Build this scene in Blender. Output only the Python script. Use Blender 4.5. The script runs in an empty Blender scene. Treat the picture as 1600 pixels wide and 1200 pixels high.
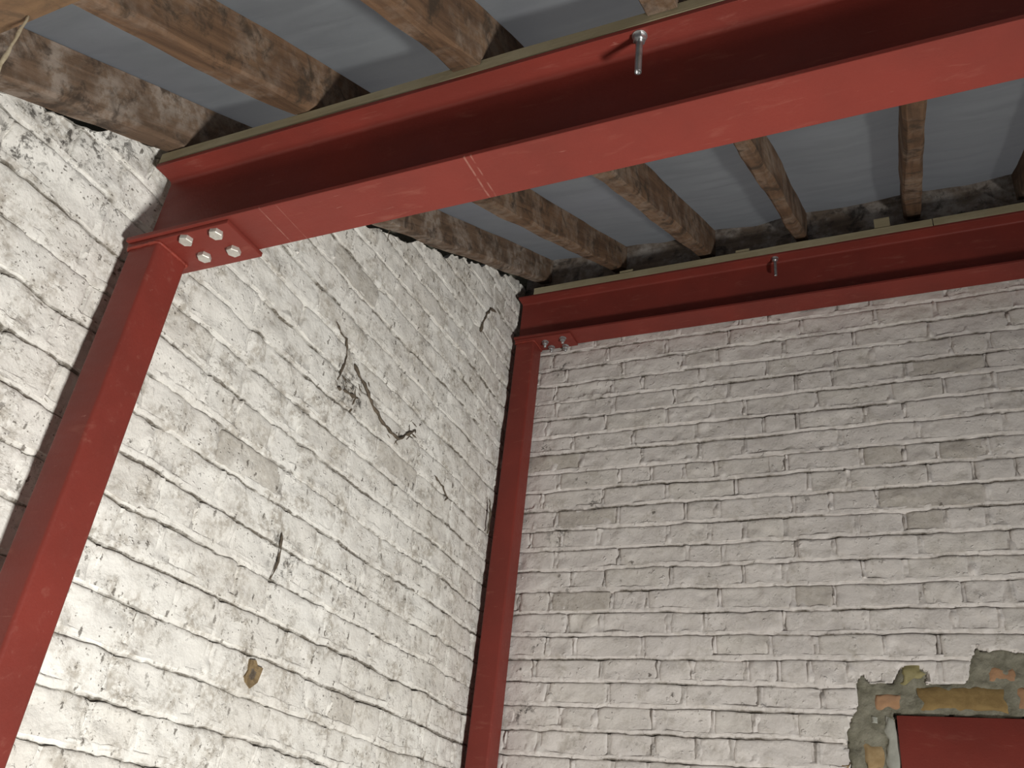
import bpy, bmesh, math, random
import numpy as np
from mathutils import Vector, Matrix

# ------------------------------------------------------------------ camera, light, exposure
scn = bpy.context.scene
col = scn.collection
CAM = Vector((1.42, -2.775, 1.5))
RM = ((0.90929977, 0.40276721, 0.10465426),
      (-0.11874935, 0.492167, -0.86236317),
      (-0.39883897, 0.771719, 0.49535568))          # rows: right, down, forward
FPX = 1397.17
cd = bpy.data.cameras.new('camera')
cam = bpy.data.objects.new('camera', cd); col.objects.link(cam)
r, dn, fw = [Vector(v).normalized() for v in RM]
cam.matrix_world = Matrix(((r.x, -dn.x, -fw.x, CAM.x), (r.y, -dn.y, -fw.y, CAM.y), (r.z, -dn.z, -fw.z, CAM.z), (0, 0, 0, 1)))
cd.sensor_fit = 'HORIZONTAL'; cd.sensor_width = 36.0; cd.lens = FPX / 1600 * 36; cd.clip_start = 0.02
scn.camera = cam

w = bpy.data.worlds.new('world'); scn.world = w; w.use_nodes = True
w.node_tree.nodes['Background'].inputs[0].default_value = (0.70, 0.715, 0.745, 1)
w.node_tree.nodes['Background'].inputs[1].default_value = 0.42

def area(name, loc, rot, sx, sy, power, colr):
    l = bpy.data.lights.new(name, 'AREA'); l.shape = 'RECTANGLE'; l.size = sx; l.size_y = sy
    l.energy = power; l.color = colr
    o = bpy.data.objects.new(name, l); col.objects.link(o); o.location = loc; o.rotation_euler = rot
    return o
# LED floodlight standing on the floor to the right, turned to the left wall
LAMP, AIM = Vector((3.52, -2.60, -0.40)), Vector((0.0, -1.85, 1.05))
area('floodlight', LAMP, (AIM - LAMP).to_track_quat('-Z', 'Y').to_euler(), 0.46, 0.36, 104, (1.0, 0.975, 0.915)).data.spread = math.radians(114)
# added weak cool fill, set as daylight from an assumed doorway at far right
area('cool_daylight_fill', (6.15, -3.10, 0.75), (0, math.radians(90), 0), 1.50, 0.95, 9, (0.80, 0.90, 1.0))

vs = scn.view_settings
vs.view_transform = 'Standard'; vs.look = 'None'; vs.exposure = 0.0; vs.gamma = 1.0
vs.use_curve_mapping = False

# ------------------------------------------------------------------ helpers
rng = random.Random(7)
TP = math.tan(math.radians(27.85))
def under(y): return 2.29 + TP * (y + 2.775)        # underside plane of the rafters

def hash3(ix, iy, iz, seed):
    h = (ix.astype(np.int64) * 374761393 + iy.astype(np.int64) * 668265263 + iz.astype(np.int64) * 2147483647 + seed * 974634777) & 0xFFFFFFFF
    h = ((h ^ (h >> 13)) * 1274126177) & 0xFFFFFFFF
    h = ((h ^ (h >> 16)) * 2246822519) & 0xFFFFFFFF
    return ((h ^ (h >> 15)) & 0xFFFFFF) / float(0xFFFFFF)
def vnoise(x, y, z=0.0, seed=0):
    x, y, z = np.broadcast_arrays(np.asarray(x, float), np.asarray(y, float), np.asarray(z, float))
    x0, y0, z0 = np.floor(x), np.floor(y), np.floor(z)
    fx, fy, fz = x - x0, y - y0, z - z0
    fx, fy, fz = [f * f * (3 - 2 * f) for f in (fx, fy, fz)]
    o = 0
    for a in (0, 1):
        for b in (0, 1):
            for c in (0, 1):
                o = o + hash3(x0 + a, y0 + b, z0 + c, seed) * (fx if a else 1 - fx) * (fy if b else 1 - fy) * (fz if c else 1 - fz)
    return o * 2 - 1
def fbm(x, y, z=0.0, seed=0, n=3):
    o = 0; a = 1.0; f = 1.0
    for i in range(n):
        o = o + a * vnoise(np.asarray(x) * f, np.asarray(y) * f, np.asarray(z) * f, seed + 17 * i); a *= 0.5; f *= 2.03
    return o

def link(name, me, mat, parent=None, smooth=None, kind=None, label=None, cat=None, group=None):
    o = bpy.data.objects.new(name, me); col.objects.link(o)
    if mat: 
        for m in (mat if isinstance(mat, (list, tuple)) else [mat]): me.materials.append(m)
    if parent: o.parent = parent
    if smooth is not None:
        me.polygons.foreach_set('use_smooth', [True] * len(me.polygons))
        if smooth > 0: me.set_sharp_from_angle(angle=math.radians(smooth))
    tag(o, label, cat, group, kind)
    return o
def tag(o, label=None, cat=None, group=None, kind=None):
    if kind: o['kind'] = kind
    if label: o['label'] = label
    if cat: o['category'] = cat
    if group: o['group'] = group
    return o
def empty(name, loc, label=None, cat=None, group=None, kind=None):
    o = bpy.data.objects.new(name, None); col.objects.link(o); o.location = loc; o.empty_display_size = 0.05
    return tag(o, label, cat, group, kind)
def mesh_np(name, v, faces):
    """v Nx3 array, faces Mx4 int array (or list of tuples)"""
    me = bpy.data.meshes.new(name)
    if isinstance(faces, np.ndarray):
        n = len(faces); k = faces.shape[1]
        me.vertices.add(len(v)); me.vertices.foreach_set('co', np.asarray(v, np.float32).ravel())
        me.loops.add(n * k); me.loops.foreach_set('vertex_index', faces.astype(np.int32).ravel())
        me.polygons.add(n); me.polygons.foreach_set('loop_start', np.arange(0, n * k, k, dtype=np.int32))
        me.polygons.foreach_set('loop_total', np.full(n, k, np.int32))
        me.update(calc_edges=True)
    else:
        me.from_pydata([tuple(p) for p in v], [], faces); me.update()
    return me
def fix_normals(me):
    bm = bmesh.new(); bm.from_mesh(me); bmesh.ops.recalc_face_normals(bm, faces=bm.faces); bm.to_mesh(me); bm.free()
def grid_faces(nr, nc, flip=False):
    i = np.arange(nr * nc).reshape(nr, nc)
    f = np.stack([i[:-1, :-1], i[:-1, 1:], i[1:, 1:], i[1:, :-1]], -1).reshape(-1, 4)
    return f[:, ::-1] if flip else f
def extrude_poly(name, pts, axis, a, b, ref=(0, 0, 0), cuts=1, jit=None):
    """pts: 2D outline (other two axes in order), extruded along axis from a to b; coordinates relative to ref"""
    n = len(pts); v = []; f = []
    for k in range(cuts + 1):
        s = a + (b - a) * k / cuts
        for p in pts:
            q = [p[0], p[1]]; q.insert(axis, s)
            if jit: q = jit(q)
            v.append((q[0] - ref[0], q[1] - ref[1], q[2] - ref[2]))
    for k in range(cuts):
        for i in range(n):
            j = (i + 1) % n
            f.append((k * n + i, k * n + j, (k + 1) * n + j, (k + 1) * n + i))
    f.append(tuple(range(n))[::-1]); f.append(tuple(range(cuts * n, cuts * n + n)))
    me = mesh_np(name, v, f); fix_normals(me)
    return me
def bevel_box(name, x0, x1, y0, y1, z0, z1, ref=(0, 0, 0), bev=0.002, seg=2):
    bm = bmesh.new(); bmesh.ops.create_cube(bm, size=1)
    for q in bm.verts:
        q.co = Vector((x0 if q.co.x < 0 else x1, y0 if q.co.y < 0 else y1, z0 if q.co.z < 0 else z1)) - Vector(ref)
    if bev: bmesh.ops.bevel(bm, geom=bm.edges[:], offset=bev, segments=seg, affect='EDGES', profile=0.5)
    me = bpy.data.meshes.new(name); bm.to_mesh(me); bm.free(); return me
def tube_mesh(name, pts, rad, seg=7, ref=(0, 0, 0)):
    pts = [Vector(p) - Vector(ref) for p in pts]; v = []; f = []
    if not isinstance(rad, (list, tuple)): rad = [rad] * len(pts)
    for i, p in enumerate(pts):
        t = (pts[min(i + 1, len(pts) - 1)] - pts[max(i - 1, 0)]).normalized()
        a = t.cross(Vector((0.31, 0.87, 0.4))).normalized(); b = t.cross(a)
        for k in range(seg):
            an = 2 * math.pi * k / seg; v.append(p + (a * math.cos(an) + b * math.sin(an)) * rad[i])
    for i in range(len(pts) - 1):
        for k in range(seg):
            k2 = (k + 1) % seg; f.append((i * seg + k, i * seg + k2, (i + 1) * seg + k2, (i + 1) * seg + k))
    f.append(tuple(range(seg))[::-1]); f.append(tuple(range((len(pts) - 1) * seg, len(pts) * seg)))
    me = mesh_np(name, v, f); fix_normals(me); return me
def lathe(name, prof, seg, hexa=False):
    """prof: (radius, z) list; open axis closed by ngons"""
    v = []; f = []
    for rr, z in prof:
        for k in range(seg):
            a = 2 * math.pi * k / seg; v.append((rr * math.cos(a), rr * math.sin(a), z))
    for i in range(len(prof) - 1):
        for k in range(seg):
            k2 = (k + 1) % seg; f.append((i * seg + k, i * seg + k2, (i + 1) * seg + k2, (i + 1) * seg + k))
    f.append(tuple(range(seg))[::-1]); f.append(tuple(range((len(prof) - 1) * seg, len(prof) * seg)))
    me = mesh_np(name, v, f); fix_normals(me); return me

# ------------------------------------------------------------------ materials
class NT:
    def __init__(self, name):
        self.m = bpy.data.materials.new(name); self.m.use_nodes = True
        self.t = self.m.node_tree; self.b = self.t.nodes['Principled BSDF']
    def n(self, typ, **kw):
        o = self.t.nodes.new(typ)
        for k, v in kw.items():
            if k.startswith('i_'): 
                key = k[2:]; key = int(key) if key.isdigit() else key.replace('_', ' ')
                if isinstance(v, bpy.types.NodeSocket): self.t.links.new(v, o.inputs[key])
                else: o.inputs[key].default_value = v
            else: setattr(o, k, v)
        return o
    def pos(self, sc=(1, 1, 1), rot=(0, 0, 0), obj=False):
        src = self.n('ShaderNodeTexCoord').outputs['Object'] if obj else self.n('ShaderNodeNewGeometry').outputs['Position']
        return self.n('ShaderNodeMapping', i_Vector=src, i_Scale=sc, i_Rotation=rot).outputs[0]
    def noise(self, vec, scale, detail=4, rough=0.55, dist=0.0):
        return self.n('ShaderNodeTexNoise', i_Vector=vec, i_Scale=scale, i_Detail=detail, i_Roughness=rough, i_Distortion=dist).outputs['Fac']
    def ramp(self, fac, a, b, lo=0.0, hi=1.0):
        o = self.n('ShaderNodeMapRange', i_0=fac, i_1=a, i_2=b, i_3=lo, i_4=hi, interpolation_type='SMOOTHSTEP'); return o.outputs[0]
    def math(self, op, a, b=0.0, clamp=False):
        o = self.n('ShaderNodeMath', operation=op, use_clamp=clamp)
        for i, v in enumerate((a, b)):
            if isinstance(v, bpy.types.NodeSocket): self.t.links.new(v, o.inputs[i])
            else: o.inputs[i].default_value = v
        return o.outputs[0]
    def mix(self, fac, a, b):
        o = self.n('ShaderNodeMix', data_type='RGBA')
        for i, v in ((0, fac), (6, a), (7, b)):
            if isinstance(v, bpy.types.NodeSocket): self.t.links.new(v, o.inputs[i])
            else: o.inputs[i].default_value = v if i == 0 else (*v, 1)
        return o.outputs[2]
    def bump(self, h, dist, strength=1.0, nrm=None):
        o = self.n('ShaderNodeBump', i_Height=h, i_Distance=dist, i_Strength=strength)
        if nrm: self.t.links.new(nrm, o.inputs['Normal'])
        return o.outputs[0]
    def done(self, colr, rough=0.7, nrm=None, metal=0.0, spec=0.35):
        for k, v in (('Base Color', colr), ('Roughness', rough), ('Metallic', metal), ('Specular IOR Level', spec)):
            if isinstance(v, bpy.types.NodeSocket): self.t.links.new(v, self.b.inputs[k])
            else: self.b.inputs[k].default_value = (*v, 1) if isinstance(v, tuple) else v
        if nrm: self.t.links.new(nrm, self.b.inputs['Normal'])
        return self.m

BACK_STAINS = ((0.375, 2.74, 0.045), (0.20, 2.26, 0.05), (0.17, 2.02, 0.05), (0.25, 2.62, 0.06), (0.16, 2.98, 0.04), (1.09, 2.70, 0.014), (0.20, 3.32, 0.05))
def paint_mat(name, left, worn=False):
    q = NT(name); P = q.pos()
    big = q.noise(P, 2.3, 3); mid = q.noise(P, 13, 6, 0.62, 0.4); fine = q.noise(P, 70, 6, 0.65)
    rnd = q.n('ShaderNodeObjectInfo').outputs['Random']
    base = q.mix(q.ramp(big, 0.35, 0.68), (0.80, 0.79, 0.755), (0.72, 0.70, 0.66)) if left else q.mix(q.ramp(big, 0.35, 0.68), (0.69, 0.655, 0.63), (0.61, 0.575, 0.555))  # same white paint; the back wall's dimmer light is put into its base
    base = q.mix(q.ramp(rnd, 0.55, 1.0, 0, 0.35), base, (0.60, 0.57, 0.52))
    # thin, dirty paint: greyish tan clouds broken up by fine noise
    thin = q.math('MULTIPLY', q.ramp(mid, (0.42 if left else 0.45) if not worn else 0.22, (0.67 if left else 0.70) if not worn else 0.52), q.ramp(fine, 0.36, 0.60) if not worn else q.ramp(fine, 0.2, 0.7, 0.45, 1.0), True)
    base = q.mix(q.math('MULTIPLY', thin, (0.80 if left else 0.55) if not worn else 0.68), base, (0.37, 0.335, 0.285))
    # crazed hairline dirt
    SP = q.pos((1, 0.42, 1.25) if left else (0.42, 1, 1.25))
    ridge = q.math('ABSOLUTE', q.math('SUBTRACT', q.noise(SP, 21, 8, 0.70, 0.5), 0.5))
    hair = q.math('MULTIPLY', q.ramp(ridge, 0.0, 0.020, 1, 0), q.ramp(q.noise(P, 26, 5, 0.7), 0.46, 0.58))
    hair = q.math('MULTIPLY', hair, q.ramp(q.noise(P, 3.4, 4), 0.38, 0.56))
    base = q.mix(q.math('MULTIPLY', hair, 0.7 if left else 0.35), base, (0.17, 0.148, 0.118))
    # rootlet scars and specks, stretched along the way the rootlets climbed
    zone = q.ramp(q.noise(P, 4.2, 4), 0.36 if left else 0.40, 0.54 if left else 0.58)
    sp = None
    for (scv, scale, thr) in (((1, 1.0, 0.40), 44.0, 0.52), ((1, 0.5, 1.1), 80.0, 0.62), ((1, 0.8, 0.7), 140.0, 0.60)) if left else (((0.6, 1, 0.6), 45.0, 0.90), ((1, 1, 1), 110.0, 0.86)):
        vo = q.n('ShaderNodeTexVoronoi', i_Vector=q.pos(scv, (0.35, 0, 0)), i_Scale=scale)
        keep = q.math('GREATER_THAN', q.n('ShaderNodeSeparateColor', i_0=vo.outputs['Color']).outputs[0], thr)
        spot = q.ramp(q.math('ADD', vo.outputs['Distance'], q.math('MULTIPLY', q.noise(P, 190, 4), 0.6)), 0.39, 0.50, 1, 0)
        k_ = q.math('MULTIPLY', spot, keep); sp = k_ if sp is None else q.math('MAXIMUM', sp, k_)
    base = q.mix(q.math('MULTIPLY', q.math('MULTIPLY', sp, zone), 0.8), base, (0.085, 0.07, 0.055))
    # ragged flakes where the paint has gone
    fl = q.ramp(q.noise(P, 34, 8, 0.72, 0.8), 0.635 if left else 0.66, 0.68 if left else 0.70)
    fl = q.math('MULTIPLY', fl, q.ramp(q.noise(P, 3.1, 3), 0.42, 0.62))
    base = q.mix(q.math('MULTIPLY', fl, 0.8), base, (0.20, 0.17, 0.13))
    # dirt lodged along the bed joints, plus shade painted beside the perpends
    gr = q.n('ShaderNodeAttribute', attribute_name='grime_shade').outputs['Fac']
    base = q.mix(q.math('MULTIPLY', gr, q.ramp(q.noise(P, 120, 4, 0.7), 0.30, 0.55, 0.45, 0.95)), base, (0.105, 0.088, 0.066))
    if True:
        sx = q.n('ShaderNodeSeparateXYZ', i_0=q.n('ShaderNodeNewGeometry').outputs['Position'])
        tot = None
        for (yy, zz, rr) in BACK_STAINS if not left else ((-2.07, 2.66, 0.12), (-2.11, 2.56, 0.07), (-1.97, 2.72, 0.10), (-1.90, 2.60, 0.04), (-1.02, 2.66, 0.09), (-1.14, 2.15, 0.07), (-0.65, 2.56, 0.06)):
            dy = q.math('SUBTRACT', sx.outputs[1 if left else 0], yy); dz = q.math('SUBTRACT', sx.outputs[2], zz)
            dd = q.math('SQRT', q.math('ADD', q.math('MULTIPLY', dy, dy), q.math('MULTIPLY', dz, dz)))
            mk = q.ramp(dd, rr * 0.2, rr * 1.3, 1, 0)
            tot = mk if tot is None else q.math('MAXIMUM', tot, mk)
        mold = q.math('MULTIPLY', tot, q.ramp(q.noise(P, 42, 8, 0.75, 0.3), 0.50, 0.60))
        base = q.mix(q.math('MULTIPLY', mold, 0.9), base, (0.055, 0.048, 0.042))
    n1 = q.bump(q.noise(P, 22, 4, 0.55, 0.3), 0.009 if left else 0.008, 0.6)
    lump = q.ramp(q.noise(P, 58, 3, 0.5), 0.60, 0.72)
    n1 = q.bump(q.math('MULTIPLY', lump, q.ramp(q.noise(P, 9, 3), 0.42, 0.60)), 0.0035, 0.7, n1)
    n2 = q.bump(q.noise(P, 105, 5, 0.6), 0.0030 if left else 0.0022, 0.6, n1)
    return q.done(base, 0.62, n2, spec=0.3)

def red_mat(name):
    q = NT(name); P = q.pos()
    a = q.noise(P, 5, 5); b = q.noise(q.pos((0.35, 1.5, 1.5)), 28, 7, 0.65, 0.4); c = q.noise(P, 190, 3)
    base = q.mix(q.ramp(a, 0.3, 0.7), (0.205, 0.035, 0.026), (0.165, 0.031, 0.0235))
    base = q.mix(q.math('MULTIPLY', q.ramp(b, 0.56, 0.75), 0.55), base, (0.27, 0.090, 0.068))
    s = q.ramp(q.noise(q.pos((1, 14, 14)), 9, 6, 0.6, 1.2), 0.68, 0.74)
    base = q.mix(q.math('MULTIPLY', s, 0.35), base, (0.45, 0.24, 0.19))
    sx = q.n('ShaderNodeSeparateXYZ', i_0=q.n('ShaderNodeNewGeometry').outputs['Position'])
    near = q.math('LESS_THAN', sx.outputs[2], 2.5385)
    near = q.math('MULTIPLY', near, q.math('LESS_THAN', sx.outputs[1], -1.70))
    for xc, wd, st in ((0.8095, 0.0016, 0.55), (0.8215, 0.0013, 0.45), (0.3885, 0.0010, 0.6), (0.425, 0.0008, 0.35)):
        ln = q.ramp(q.math('ABSOLUTE', q.math('SUBTRACT', q.math('ADD', sx.outputs[0], q.math('MULTIPLY', a, 0.004)), xc + 0.002)), wd * 0.6, wd * 1.4, 1, 0)
        base = q.mix(q.math('MULTIPLY', q.math('MULTIPLY', ln, near), q.ramp(q.noise(P, 60, 3), 0.35, 0.6, 0.0, st * 0.6)), base, (0.50, 0.30, 0.24))
    n = q.bump(c, 0.0008, 0.5, q.bump(b, 0.001, 0.3))
    return q.done(base, q.ramp(b, 0.3, 0.8, 0.45, 0.62), n, spec=0.25)

def wood_mat(name, c1, c2, c3, rot=0.0, along=1, dirt=None, grain=1.0, chalk=0.0):
    q = NT(name)
    sc = [1, 1, 1]; sc = [26 if i != along else 1.6 for i in range(3)]
    P = q.n('ShaderNodeMapping', i_Vector=q.pos((1, 1, 1), (rot, 0, 0), True), i_Scale=tuple(sc)).outputs[0]; O = q.pos((1, 1, 1), (0, 0, 0), False)
    g = q.noise(P, 1.6, 6, 0.6, 1.0); h = q.noise(O, 7, 5, 0.6); k = q.noise(O, 33, 6, 0.65)
    base = q.mix(q.ramp(g, 0.33, 0.68), c1, c2)
    base = q.mix(q.math('MULTIPLY', q.ramp(h, 0.42, 0.70), 0.75), base, c3)
    if chalk: base = q.mix(q.math('MULTIPLY', q.math('MULTIPLY', q.ramp(h, 0.40, 0.60), q.ramp(k, 0.38, 0.58)), chalk), base, (0.50, 0.46, 0.42))
    if dirt: base = q.mix(q.math('MULTIPLY', q.ramp(q.noise(O, 16, 6, 0.7, 0.5), 0.49, 0.66), 0.85), base, dirt)
    n = q.bump(g, 0.003 * grain, 0.6, q.bump(k, 0.003 * grain, 0.5))
    return q.done(base, 0.78, n, spec=0.25)

def simple_mat(name, c1, c2, scale=12, rough=0.8, bump=0.003, metal=0.0, bscale=60, spec=0.3):
    q = NT(name); P = q.pos()
    base = q.mix(q.ramp(q.noise(P, scale, 6, 0.62, 0.4), 0.35, 0.66), c1, c2)
    return q.done(base, rough, q.bump(q.noise(P, bscale, 6, 0.65), bump, 0.7), metal, spec)

M_LEFT = paint_mat('white_paint_left', True)
M_LEFT_WORN = paint_mat('white_paint_left_worn', True, True)
M_BACK = paint_mat('white_paint_back_shaded', False)
M_BACK_WORN = paint_mat('white_paint_back_worn_shaded', False, True)
M_RED = red_mat('red_oxide_primer')
RX = -math.radians(27.85)
M_RAFT = wood_mat('aged_rafter', (0.15, 0.086, 0.049), (0.08, 0.046, 0.028), (0.185, 0.12, 0.075), RX, 1, (0.042, 0.03, 0.021), 1.2, 0.14)
M_RAFT_CHALK = wood_mat('limewashed_rafter', (0.155, 0.10, 0.067), (0.09, 0.058, 0.038), (0.20, 0.145, 0.105), RX, 1, (0.045, 0.032, 0.024), 1.2, 0.28)
M_PLATE = wood_mat('treated_softwood', (0.33, 0.285, 0.185), (0.27, 0.23, 0.145), (0.36, 0.32, 0.22), 0.0, 0, None, 0.5)
M_LEDGER = wood_mat('dusty_ledger', (0.21, 0.165, 0.13), (0.14, 0.105, 0.08), (0.34, 0.32, 0.31), 0.0, 0, (0.06, 0.05, 0.045), 1.0, 0.5)
M_EAVES = wood_mat('eaves_timber', (0.19, 0.115, 0.062), (0.135, 0.08, 0.045), (0.22, 0.13, 0.08), 0.0, 0, (0.10, 0.065, 0.04), 0.8)
M_ZINC = simple_mat('zinc_plate', (0.62, 0.63, 0.64), (0.45, 0.46, 0.47), 90, 0.32, 0.0005, 0.9, 200, 0.5)
M_ZINC_DULL = simple_mat('dull_zinc', (0.62, 0.61, 0.56), (0.50, 0.49, 0.45), 60, 0.5, 0.0006, 0.35, 200, 0.5)
M_WELD = simple_mat('weld_primer', (0.25, 0.042, 0.028), (0.19, 0.034, 0.024), 60, 0.45, 0.002, 0, 150)
M_ROOT = simple_mat('dead_ivy_root_hole_shade', (0.085, 0.068, 0.05), (0.15, 0.12, 0.09), 80, 0.9, 0.003, 0, 180)
M_MORTAR = simple_mat('grey_mortar', (0.165, 0.158, 0.118), (0.25, 0.24, 0.19), 22, 0.92, 0.007, 0, 70)
M_B_BROWN = simple_mat('brown_stock_brick', (0.19, 0.125, 0.05), (0.25, 0.17, 0.07), 25, 0.9, 0.003)
M_B_ORANGE = simple_mat('orange_brick', (0.37, 0.215, 0.12), (0.30, 0.18, 0.11), 30, 0.9, 0.003)
M_B_YEL = simple_mat('buff_brick', (0.36, 0.26, 0.14), (0.29, 0.20, 0.10), 30, 0.9, 0.003)
M_B_OLIVE = simple_mat('olive_stone', (0.235, 0.205, 0.095), (0.30, 0.265, 0.14), 30, 0.9, 0.003)
M_PACK = simple_mat('pale_mortar', (0.38, 0.385, 0.345), (0.33, 0.335, 0.295), 25, 0.85, 0.002)
M_CHIP = simple_mat('bare_brick_chip', (0.27, 0.195, 0.105), (0.17, 0.12, 0.065), 60, 0.95, 0.004, 0, 120)
M_STRING = simple_mat('old_string', (0.40, 0.345, 0.25), (0.30, 0.25, 0.17), 60, 0.9, 0.002)
M_FLOOR = simple_mat('concrete_floor', (0.16, 0.145, 0.125), (0.11, 0.10, 0.085), 3, 0.85, 0.004)
M_PLASTER = simple_mat('bare_brown_render', (0.22, 0.17, 0.13), (0.16, 0.125, 0.095), 4, 0.8, 0.004)
def felt_mat():
    q = NT('roof_felt'); W = q.pos((2.2, 9, 9)); P = q.pos()
    a = q.noise(W, 1.7, 4, 0.5, 0.6); b = q.noise(P, 2.0, 3)
    base = q.mix(q.ramp(a, 0.3, 0.7), (0.205, 0.222, 0.235), (0.155, 0.168, 0.178))
    base = q.mix(q.math('MULTIPLY', q.ramp(b, 0.45, 0.7), 0.5), base, (0.19, 0.195, 0.235))
    n = q.bump(a, 0.006, 0.5, q.bump(q.noise(P, 120, 3), 0.001, 0.4))
    q.done(base, 0.6, n, spec=0.25)
    tr = q.n('ShaderNodeBsdfTranslucent'); tr.inputs['Color'].default_value = (0.36, 0.36, 0.37, 1)
    mx = q.n('ShaderNodeMixShader', i_Fac=0.45); q.t.links.new(q.b.outputs[0], mx.inputs[1]); q.t.links.new(tr.outputs[0], mx.inputs[2])
    q.t.links.new(mx.outputs[0], q.t.nodes['Material Output'].inputs['Surface'])
    return q.m
M_FELT = felt_mat()

# ------------------------------------------------------------------ structure: floor, ceiling felt, plain walls
XR, YF, ZF = 6.2, -4.2, -0.55
link('floor', bevel_box('floor', -0.2, XR + 0.2, YF - 0.2, 0.2, ZF - 0.12, ZF, bev=0), M_FLOOR, kind='structure', label='grey concrete floor below the steel frames')

RAFT_X = [0.066, 0.395, 0.752, 1.113, 1.490, 1.852, 2.215]
RAFT_W = [0.054, 0.050, 0.057, 0.044, 0.053, 0.050, 0.050]
RAFT_OFF = [0.0, -0.006, -0.016, -0.018, 0.0, 0.0, 0.0]
VDEP = 0.105 / math.cos(math.radians(27.85))
xs = np.concatenate([np.arange(-0.25, 2.6, 0.02), np.arange(2.6, XR + 0.25, 0.15)])
ys = np.concatenate([np.arange(YF - 0.2, -2.6, 0.1), np.arange(-2.6, 0.06, 0.02)])
XX, YY = np.meshgrid(xs, ys)
cen = np.array([a + b / 2 for a, b in zip(RAFT_X, RAFT_W)] + [2.215 + 0.36 * i for i in range(1, 13)])
dist = np.min(np.abs(XX[..., None] - cen), -1)
sag = np.clip((dist - 0.035) / 0.13, 0, 1)
ZZ = under(YY) + VDEP + 0.006 - sag * (0.010 + 0.006 * fbm(XX * 3, YY * 9, 0, 3)) - sag * 0.004 * fbm(XX * 6, YY * 34, 0, 5)
v = np.stack([XX, YY, ZZ], -1).reshape(-1, 3)
f = grid_faces(len(ys), len(xs), True)
me = mesh_np('ceiling', v, f)
link('ceiling', me, M_FELT, smooth=0, kind='structure', label='grey blue roofing felt sagging between the rafters')

# right end wall with an assumed doorway, eaves wall: plain painted, outside the picture
def prism_x(name, pts, x0, x1, mat, **kw):      # pts in (y, z)
    return link(name, extrude_poly(name, pts, 0, x0, x1), mat, **kw)
wr = empty('wall_right', (XR, 0, 0), kind='structure', label='plain brown rendered end wall with assumed, unseen doorway opening')
top = lambda y: under(y) + VDEP + 0.03
for nm, y0, y1, z0, z1 in (('pier', YF, -3.72, ZF, None), ('lintel_panel', -3.72, -2.48, 1.58, None), ('pier', -2.48, 0.0, ZF, None)):
    me = extrude_poly(nm, [(y0, z0), (y1, z0), (y1, top(y1) if z1 is None else z1), (y0, top(y0) if z1 is None else z1)], 0, XR, XR + 0.2, (XR, 0, 0))
    link(nm, me, M_PLASTER, wr)
link('wall_front', extrude_poly('wall_front', [(YF - 0.2, ZF), (YF, ZF), (YF, top(YF)), (YF - 0.2, top(YF))], 0, -0.2, XR + 0.2), M_PLASTER, kind='structure', label='low brown rendered eaves wall')

# ------------------------------------------------------------------ brick walls
PATCH = [(1.159, 1.85), (1.159, 1.902), (1.153, 1.981), (1.17, 2.029), (1.194, 2.071), (1.192, 2.131), (1.211, 2.16), (1.233, 2.131), (1.287, 2.136),
         (1.311, 2.175), (1.351, 2.182), (1.385, 2.165), (1.379, 2.133), (1.478, 2.138), (1.497, 2.207), (1.513, 2.232), (1.545, 2.218), (1.578, 2.228),
         (1.628, 2.218), (1.70, 2.228), (1.80, 2.215), (1.95, 2.225), (2.10, 2.215), (2.10, 1.70), (1.14, 1.70)]
def poly_sd(px, py, poly):
    """signed distance, positive inside"""
    d = np.full(px.shape, 1e9); ins = np.zeros(px.shape, bool)
    n = len(poly)
    for i in range(n):
        ax, ay = poly[i]; bx, by = poly[(i + 1) % n]
        ex, ey = bx - ax, by - ay; t = np.clip(((px - ax) * ex + (py - ay) * ey) / (ex * ex + ey * ey + 1e-12), 0, 1)
        d = np.minimum(d, np.hypot(px - ax - t * ex, py - ay - t * ey))
        c = ((ay > py) != (by > py)) & (px < (bx - ax) * (py - ay) / ((by - ay) + 1e-12) + ax)
        ins ^= c
    return np.where(ins, d, -d)

def in_view(p, margin=0.0):
    q = Vector(p) - CAM; zc = q.dot(fw)
    if zc < 0.1: return False
    u = q.dot(r) / zc * FPX; vv = q.dot(dn) / zc * FPX
    return abs(u) < 800 + margin and abs(vv) < 600 + margin

BACK_PERP = {-2: [0.619, 0.854, 1.112, 1.356, 1.545], -1: [0.684, 0.809, 1.047, 1.281, 1.518], 0: [0.53, 0.751, 0.986, 1.216, 1.331, 1.572, 1.684], 1: [0.655, 0.85, 1.08, 1.202, 1.429, 1.665], 2: [0.625, 0.79, 0.903, 1.143, 1.376, 1.536, 1.68], 3: [0.734, 0.966, 1.077, 1.293, 1.41, 1.646], 4: [0.54, 0.747, 0.903, 1.209, 1.442, 1.684], 5: [0.693, 0.801, 1.035, 1.269, 1.394, 1.489, 1.629], 6: [0.631, 0.868, 1.103, 1.22, 1.456, 1.579], 7: [0.229, 0.459, 0.698, 0.808, 1.05, 1.164, 1.301, 1.603], 8: [0.254, 0.393, 0.638, 0.779, 0.892, 1.021, 1.236, 1.372, 1.484, 1.596], 9: [0.238, 0.47, 0.704, 0.822, 1.05, 1.165, 1.405, 1.642], 10: [0.423, 0.653, 0.885, 1.01, 1.242, 1.358, 1.53], 11: [0.233, 0.452, 0.574, 0.809, 1.035, 1.153, 1.392], 12: [0.301, 0.419, 0.647, 0.763, 1.004, 1.239, 1.471, 1.585], 13: [0.234, 0.332, 0.563, 0.792, 0.959, 1.093, 1.28, 1.422], 14: [0.428, 0.616, 0.725, 0.889, 0.983, 1.069, 1.178], 15: [0.251, 0.456, 0.696, 0.925, 1.101], 16: [0.299, 0.42, 0.787, 0.909, 1.024], 17: [0.232, 0.467, 0.606, 0.741, 0.842, 1.078]}

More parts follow.
